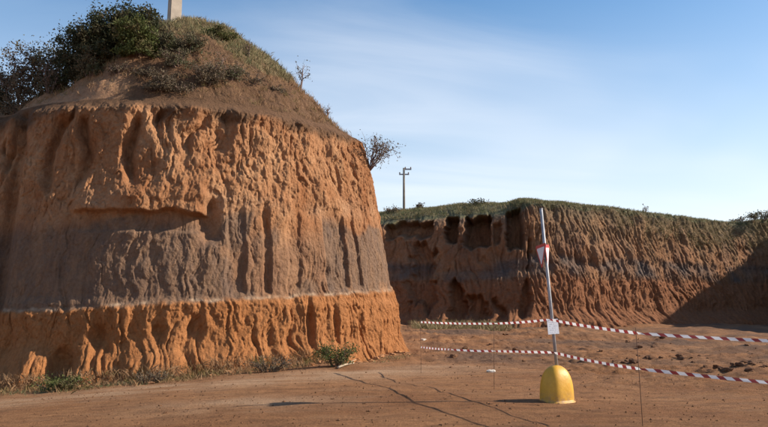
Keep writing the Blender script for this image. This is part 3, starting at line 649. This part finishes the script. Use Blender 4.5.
grass('verge_grass', clump(eg, 360, 8, .12, r1), .05, .17, M['grass_green'], 'thin greenish verge grass between the dirt path and the foot belt', .006, lean=.6, seed=8)
# pale grass at the foot of the far wall
fg = np.stack([r1.uniform(2.0, 8.0, 700), r1.uniform(41, 46.5, 700), np.zeros(700)], 1); fg[:, 2] = ground_z(fg[:, 0], fg[:, 1])
grass('pale_grass', clump(fg, 420, 8, .16, r1), .2, .75, M['grass_dry'], 'pale dry grass at the foot of the dark end of the quarry wall', .014, seed=9)
# distinct green plants at the bank's foot
def foot_plant(px, py, w, h, n, leaf, label, seed, name='green_shrub', cat='shrub', ls=.05):
    p = on_ground(px, py); return bush(name, p, w, h, n, leaf, ls, label, cat, None, 11, M['bark'], seed, .10, w*.6)
foot_plant(335, 366, 1.05, .52, 1500, M['leaf_green'], 'green rounded shrub at the foot of the orange bank', 31)
foot_plant(60, 391, 1.2, .36, 1100, M['leaf_green'], 'low green weeds in front of the hollow at the bank foot', 32, 'green_weed', 'weed')
foot_plant(150, 383, 1.1, .3, 420, M['leaf_dry'], 'brown withered bush at the bank foot between the weeds and shrub', 33, 'withered_bush', 'bush')
foot_plant(268, 372, 1.2, .34, 420, M['leaf_dry'], 'brown withered bush close beside the green rounded shrub', 34, 'withered_bush', 'bush')
# bushes on the far skyline
def far_bush(px, D, w, h, n, leaf, label, seed, grp='bushes on the far skyline'):
    p = at(px, 220, D); return bush('skyline_bush', (p[0], p[1], far_z(p[0], p[1])-.05), w, h, n, leaf, .13, label, 'bush', grp, 8, M['twig'], seed, .12)
for i, (px, D, w, h, n, lf, lab) in enumerate([
    (752, 61, 2.2, .9, 500, 'leaf_olive', 'olive bush on the far field above the shaded end of the wall'),
    (764, 60, 1.8, .8, 400, 'leaf_olive', 'olive bush on the far field above the shaded end of the wall'),
    (738, 62, 1.3, .6, 260, 'leaf_dry', 'small dry bush leading the olive bushes on the far field'),
    (646, 56, .5, .8, 40, 'leaf_dry', 'lone dry stalk on the far field between sign post and olive bushes'),
    (478, 53, 1.6, .5, 300, 'leaf_dark', 'low dark bush on the far field above the cut niches'),
    (418, 56, 1.4, .45, 260, 'leaf_dry', 'dry bush on the far field near the utility pole'),
    (392, 55, 1.6, .5, 300, 'leaf_dry', 'dry bush on the far field just behind the orange bank corner')]):
    far_bush(px, D, w, h, n, M[lf], lab, 41+i)

# ------------------------------------------------------------------ poles
p = at(172.5, 60, 22.6); zb = cap_z(p[0], p[1])
pole = empty('concrete_pole', (p[0], p[1], zb-.6))
boxmesh('shaft', .215, .17, 0, 6.2, M['concrete'], pole, taper=.72, rot=(0, 0, R(38)), bev=.02)
boxmesh('crossarm', .75, .06, 5.6, 5.72, M['metal'], pole, rot=(0, 0, R(20)))
for k in (-.6, 0, .6):
    tube_obj('insulator', [(np.array([(0, 0, 5.73), (0, 0, 5.8), (0, 0, 5.81), (0, 0, 5.88)]), [.03, .05, .03, .04])], M['ceramic'], pole, 8, (k*math.cos(R(20)), k*math.sin(R(20)), 0))
tag(pole, 'thick concrete pole rising from the scrub on the orange bank', 'pole')
p = at(404, 205, 66); zt = at(404, 168, 66)[2]; zb = far_z(p[0], p[1])-1.2
up_ = empty('utility_pole', (p[0], p[1], zb)); H = zt-zb
tube_obj('shaft', [(np.array([(0, 0, 0), (0, 0, H*.5), (0, 0, H)]), [.15, .13, .10])], M['weathered'], up_, 10)
boxmesh('crossarm', .42, .06, H-.20, H-.06, M['metal'], up_, loc=(.34, 0, 0))
boxmesh('crossarm', .50, .06, H-.72, H-.60, M['metal'], up_, loc=(0.02, 0, 0))
for x, z in ((.7, H-.06), (.15, H-.06), (-.42, H-.60), (.46, H-.60)):
    tube_obj('insulator', [(np.array([(0, 0, 0), (0, 0, .08), (0, 0, .16)]), [.05, .07, .05])], M['ceramic'], up_, 8, (x, 0, z))
tag(up_, 'slim utility pole with two crossarms on the far field', 'pole')

# ------------------------------------------------------------------ sign post with yellow base
b0 = on_ground(557, 401); zb = b0[2]-.015
PXM = F/np.hypot(b0[1], 0)
sign = empty('road_sign', (b0[0], b0[1], zb))
# dome base: rounded-square footprint, swelling shoulders, small foot flange
na, nh = 72, 30; BH, BW = .60, .285; rotb = R(28)
V = []
prof = [(0, 1.07), (.03, 1.07), (.04, 1.01)]+[(.04+.96*t, max(1e-3, (1-(t**3.4))**(1/2.1))*(1.0-.06*t)) for t in np.sin(np.linspace(0, 1, nh)*math.pi/2)]
for t, w in prof:
    for k in range(na):
        a = 2*math.pi*k/na; e = 3.1; rr = (abs(math.cos(a))**e+abs(math.sin(a))**e)**(-1/e)
        x, y = BW*w*rr*math.cos(a)*.93, BW*w*rr*math.sin(a)*.80
        V.append((x*math.cos(rotb)-y*math.sin(rotb), x*math.sin(rotb)+y*math.cos(rotb), t*BH))
i = np.arange(len(V)).reshape(-1, na); j = np.roll(i, -1, 1)
base = mesh_np('base', np.array(V), np.stack([i[:-1], j[:-1], j[1:], i[1:]], -1).reshape(-1, 4), M['yellow'], True, sign)
base['label'] = 'yellow domed ballast base'
top = at(541, 209, b0[1])-np.array((b0[0], b0[1], zb)); bot = at(556.3, 362, b0[1])-np.array((b0[0], b0[1], zb))
axis = (top-bot)/np.linalg.norm(top-bot); bot = bot-axis*.3
tube_obj('post', [(np.array([bot, bot+(top-bot)*.5, top]), [.026, .026, .026])], M['metal'], sign, 14)
tube_obj('post_cap', [(np.array([top, top+axis*.012]), [.029, .029])], M['metal'], sign, 14)
def along(py): 
    z = at(545, py, b0[1])[2]-zb; t = (z-bot[2])/(top[2]-bot[2]); return bot+(top-bot)*t
def yield_plate(yaw, label, off):
    # inverted triangle: width w, height h, apex down; red plate with a white inner panel
    c = along(244.5)
    w, h = .46, .43
    def tri(w, h, dz, th, rad, y0):
        pts = []
        for (x, z, a0) in ((-w/2, 0, 90), (0, -h, 210), (w/2, 0, -30)):
            pass
        cs = [(-w/2+rad*1.5, -rad, 90, 210), (0, -h+2*rad, 210, 330), (w/2-rad*1.5, -rad, -30, 90)]
        for (x, z, a0, a1) in cs:
            for q in np.linspace(a0, a1, 7): pts.append((x+rad*math.cos(R(q)), z+dz+rad*math.sin(R(q))))
        n = len(pts)
        V = [(x, y0, z) for x, z in pts]+[(x, y0+th, z) for x, z in pts]
        F_ = [tuple(range(n)), tuple(range(2*n-1, n-1, -1))]+[(k, n+k, n+(k+1) % n, (k+1) % n) for k in range(n)]
        return V, F_
    def mk(name, vf, mat, par):
        me = bpy.data.meshes.new(name); me.from_pydata(vf[0], [], vf[1]); me.materials.append(mat)
        o = bpy.data.objects.new(name, me); C.objects.link(o); o.parent = par; return o
    pl = mk('sign_plate', tri(w, h, 0, .004, .03, 0), M['red_plate'], sign)
    pl.location = c; pl.rotation_euler = (0, R(-4), R(yaw)); pl['label'] = label
    mk('sign_face', tri(w*.70, h*.70, -.055, .003, .018, -.0035), M['white_plate'], pl)
    mk('sign_back', tri(w*.985, h*.985, -.003, .002, .03, .0045), M['grey_plate'], pl)
    for dz in (-.10, -.24):
        boxmesh('clamp', .05, .016, dz-.015, dz+.015, M['metal'], pl, loc=(0, .026, 0), bev=.003)
    pl.location = (c[0]+off[0], c[1]+off[1], c[2]); return pl
yield_plate(-80, 'red-bordered white triangle turned away from the sun', (-.070, 0))
yield_plate(67, 'red-bordered white triangle turned towards the sun', (.046, 0.01))
pc = along(326.5)
sh = boxmesh('notice_sheet', .098, .003, -.125, .125, M['paper'], sign, loc=(pc[0]-.005, pc[1]-.034, pc[2]), rot=(R(-3), R(-3), R(10)), bev=.001)
sh['label'] = 'white printed notice sheet'
for dz in (-.08, .08):
    tube_obj('cable_tie', [(np.array([(.031*math.cos(a), .031*math.sin(a), dz) for a in np.linspace(0, 2*math.pi, 15)]), [.0035]*15)], M['white_plate'], sign, 5, pc)
tag(sign, 'leaning grey sign post with yield triangles and yellow domed base', 'road sign')

# ------------------------------------------------------------------ tape and stakes
def stake(px, py, ptop, label, lean=0):
    p = on_ground(px, py); h = at(px, ptop, p[1])[2]-p[2]
    o = tube_obj('steel_stake', [(np.array([(0, 0, -.2), (lean*.5, 0, h*.5), (lean, .01, h-.02)]), [.0045]*3)], M['rust'], None, 8, p)
    V, Q = None, None
    tag(o, label, 'stake', 'thin stakes holding the tapes'); return p, h
s641, h641 = stake(643, 426, 326, 'thin rusty stake holding the tapes on the open dirt side of the sign', -.03)
s496, h496 = stake(494, 389, 321, 'thin rusty stake holding the tapes between the sign and the orange bank', .03)
s418, h418 = stake(421, 373, 319, 'thin rusty stake holding the tapes beside the corner of the orange bank')
s800 = np.array((7.9, 8.7, gz(7.9, 8.7)))
o = tube_obj('steel_stake', [(np.array([(0, 0, -.2), (0, 0, .6), (.02, 0, 1.22)]), [.0045]*3)], M['rust'], None, 8, s800); tag(o, 'thin rusty stake at the outer end of the tapes', 'stake', 'thin stakes holding the tapes')
def tape(pts, sag, label, seed):
    r = np.random.default_rng(seed); P = []
    for k in range(len(pts)-1):
        a, b = pts[k], pts[k+1]; n = max(8, int(np.linalg.norm(b-a)/.04)); t = np.linspace(0, 1, n, endpoint=False)[:, None]
        q = a+(b-a)*t; q[:, 2] -= (4*sag[k]*t*(1-t))[:, 0]; P.append(q)
    P = np.vstack(P+[pts[-1:]]); n = len(P)
    s = np.concatenate([[0], np.cumsum(np.linalg.norm(np.diff(P, axis=0), axis=1))])
    T = np.gradient(P, axis=0); T /= np.linalg.norm(T, axis=1)[:, None]
    side = np.cross(T, (0, 0, 1.0)); side /= np.linalg.norm(side, axis=1)[:, None]; upv = np.cross(side, T)
    tw = R(24)+.42*perlin(s*.7, s*0+seed, 1.5)+.3*perlin(s*2.1, s*0+seed, 7.5)
    wd = .0215
    for pt in pts[1:-1]:                       # bunched where it is knotted
        d = np.linalg.norm(P-pt, axis=1); wd = wd*(1-.55*np.exp(-(d/.07)**2))
    wd = np.broadcast_to(wd, (n,))[:, None]
    dirw = upv*np.cos(tw)[:, None]+side*np.sin(tw)[:, None]*(-1)
    nrm = np.cross(T, dirw)
    cols = []; uvs = []
    for q, v in ((-1, 0), (-.33, .33), (.33, .67), (1, 1)):
        cols.append(P+dirw*wd*q+nrm*(.006*(1-q*q))*perlin(s*3, 0*s+q, seed)[:, None]); uvs.append(np.stack([s, np.full(n, v)], 1))
    V = np.stack(cols, 1).reshape(-1, 3); uv = np.stack(uvs, 1).reshape(-1, 2)
    o = mesh_np('barrier_tape', V, gridfaces(n, 4), M['tape'], True, uv=uv)
    tag(o, label, 'tape', 'tapes across the cutting'); return o
sp_ = np.array((b0[0], b0[1], zb))
def pt_on(px, py, D): return at(px, py, D)
Du, Dr, Dl, Dll = b0[1]-.03, s641[1]-.01, s496[1]-.01, s418[1]-.01
tape(np.array([pt_on(421, 322, Dll), pt_on(496, 323.5, Dl), pt_on(550, 319.5, Du), pt_on(641, 333.5, Dr), pt_on(960, 346, 8.7)]), [.015, .01, .015, .03], 'red and white barrier tape strung higher across the cutting', 3)
tape(np.array([pt_on(421, 347, Dll), pt_on(452, 349.5, 14.1), pt_on(495, 351, Dl), pt_on(554, 352.5, Du), pt_on(641, 369, Dr), pt_on(960, 399, 8.7)]), [.01, .01, .0, .02, .02], 'red and white barrier tape strung lower across the cutting', 8)

# ------------------------------------------------------------------ clods, stones, stick
import bmesh
def lump(seed, sub=2, rough=.62):
    bm = bmesh.new(); bmesh.ops.create_icosphere(bm, subdivisions=sub, radius=1)
    co = np.array([v.co for v in bm.verts]); n = 1+rough*fbm(co[:, 0]*1.2+seed*7, co[:, 1]*1.2, co[:, 2]*1.2, 3)
    for v, k in zip(bm.verts, n): v.co = v.co*k; v.co.z *= .6
    me = bpy.data.meshes.new('soil_clod'); bm.to_mesh(me); bm.free(); return me
LM = {}
for mat in ('clod', 'clod_dark', 'clod_orange', 'pale_stone'):
    LM[mat] = []
    for k in range(5):
        me = lump(k+len(LM)*9); me.materials.append(M[mat]); LM[mat].append(me)
rc = random.Random(5)
def put(name, me, x, y, s, label, cat, grp=None, z=None):
    o = bpy.data.objects.new(name, me); C.objects.link(o)
    o.scale = (s*rc.uniform(.8, 1.35), s*rc.uniform(.8, 1.2), s*rc.uniform(.75, 1.1)); o.rotation_euler = (rc.uniform(-.3, .3), rc.uniform(-.3, .3), rc.uniform(0, 6.3))
    o.location = (x, y, (gz(x, y) if z is None else z)+s*.12); return tag(o, label, cat, grp)
for (px, py, n, sp) in ((692, 357, 12, .8), (745, 366, 16, .8), (716, 371, 8, .6), (628, 364, 9, .6), (650, 358, 6, .5), (600, 360, 5, .6)):
    c = on_ground(px, py)
    for k in range(n):
        x, y = c[0]+rc.gauss(0, sp*.55), c[1]+rc.gauss(0, sp*.5)
        put('soil_clod', LM['clod_dark'][k % 5], x, y, rc.choice((.03, .035, .05, .07, .11)), 'dark moist soil clod in the dug-up heaps near the tapes', 'clod', 'dark clods in the heaps near the tapes')
for k in range(70):
    x, y = rc.uniform(1.5, 13), rc.uniform(13, 32)
    if abs(x) > .6*y: continue
    put('soil_clod', LM['clod'][k % 5], x, y, rc.choice((.02, .025, .03, .045, .07))*(1+y/40), 'brown soil clod scattered on the rough dirt', 'clod', 'brown clods on the rough dirt')
for k in range(34):
    x, y = rc.uniform(-6, 5), rc.uniform(8.8, 13.5)
    put('soil_clod', LM['clod'][k % 5], x, y, rc.uniform(.012, .032), 'small brown soil lump on the open trampled dirt', 'clod', 'small lumps on the trampled dirt')
tp_ = PF[r1.choice(len(PF), 75)]
for k, q in enumerate(tp_):
    x, y = q[0]+rc.gauss(0, .1), q[1]-abs(rc.gauss(0, .3))
    put('fallen_clod', LM['clod_orange'][k % 5], x, y, rc.uniform(.03, .11), 'orange soil clod fallen at the foot of the orange bank', 'clod', 'orange clods at the bank foot', max(gz(x, y), q[2]-.25))
q = on_ground(490, 372); put('pale_stone', LM['pale_stone'][0], q[0], q[1], .085, 'white stone lying by the stake between sign and bank', 'stone')
q = on_ground(423, 340); put('pale_stone', LM['pale_stone'][1], q[0], q[1], .13, 'pale stone beside the corner of the orange bank', 'stone')
q = on_ground(12, 372); put('pale_stone', LM['pale_stone'][2], q[0], q[1]-.2, .13, 'pale stone near the dark gully at the bank foot', 'stone')
a, b = on_ground(338, 369), on_ground(354, 363.5)
t = np.linspace(0, 1, 8)[:, None]; P = a+(b-a)*t; P[:, 2] = ground_z(P[:, 0], P[:, 1])+.035+.02*np.sin(t[:, 0]*5)
tube_obj('dead_branch', [(P, np.linspace(.03, .014, 8)), (np.array([P[4], P[4]+np.array((.12, .1, .07)), P[4]+np.array((.22, .2, .1))]), [.014, .01, .006])], M['stick'], None, 7)
tag(bpy.data.objects['dead_branch'], 'bleached dead branch lying beside the green rounded shrub', 'branch')

# fine gravel and crumbs on the dirt (nobody could count it)
rg = np.random.default_rng(77); n = 5000
gy_ = 8.3*np.exp(rg.uniform(0, 1, n)*1.25); gx_ = rg.uniform(-.68, .68, n)*gy_
keep = fbm(gx_*.6, gy_*.9, 71, 3)+rg.normal(size=n)*.35 > .05; gx_, gy_ = gx_[keep], gy_[keep]; n = len(gx_)
gs = rg.uniform(.004, .016, n)*(.7+gy_/22); gc = np.stack([gx_, gy_, ground_z(gx_, gy_)+gs*.25], 1)
octv = np.array([(1, 0, 0), (0, 1, 0), (-1, 0, 0), (0, -1, 0), (0, 0, 1), (0, 0, -1)], float)
octf = np.array([(0, 1, 4), (1, 2, 4), (2, 3, 4), (3, 0, 4), (1, 0, 5), (2, 1, 5), (3, 2, 5), (0, 3, 5)])
VV = gc[:, None, :]+octv[None]*gs[:, None, None]*rg.uniform(.5, 1.3, (n, 6, 1))
FF = (octf[None]+6*np.arange(n)[:, None, None]).reshape(-1, 3)
grv = mesh_np('gravel', VV.reshape(-1, 3), FF, M['clod'], False)
tag(grv, 'small brown crumbs and gravel strewn over the dirt', 'gravel', kind='stuff')
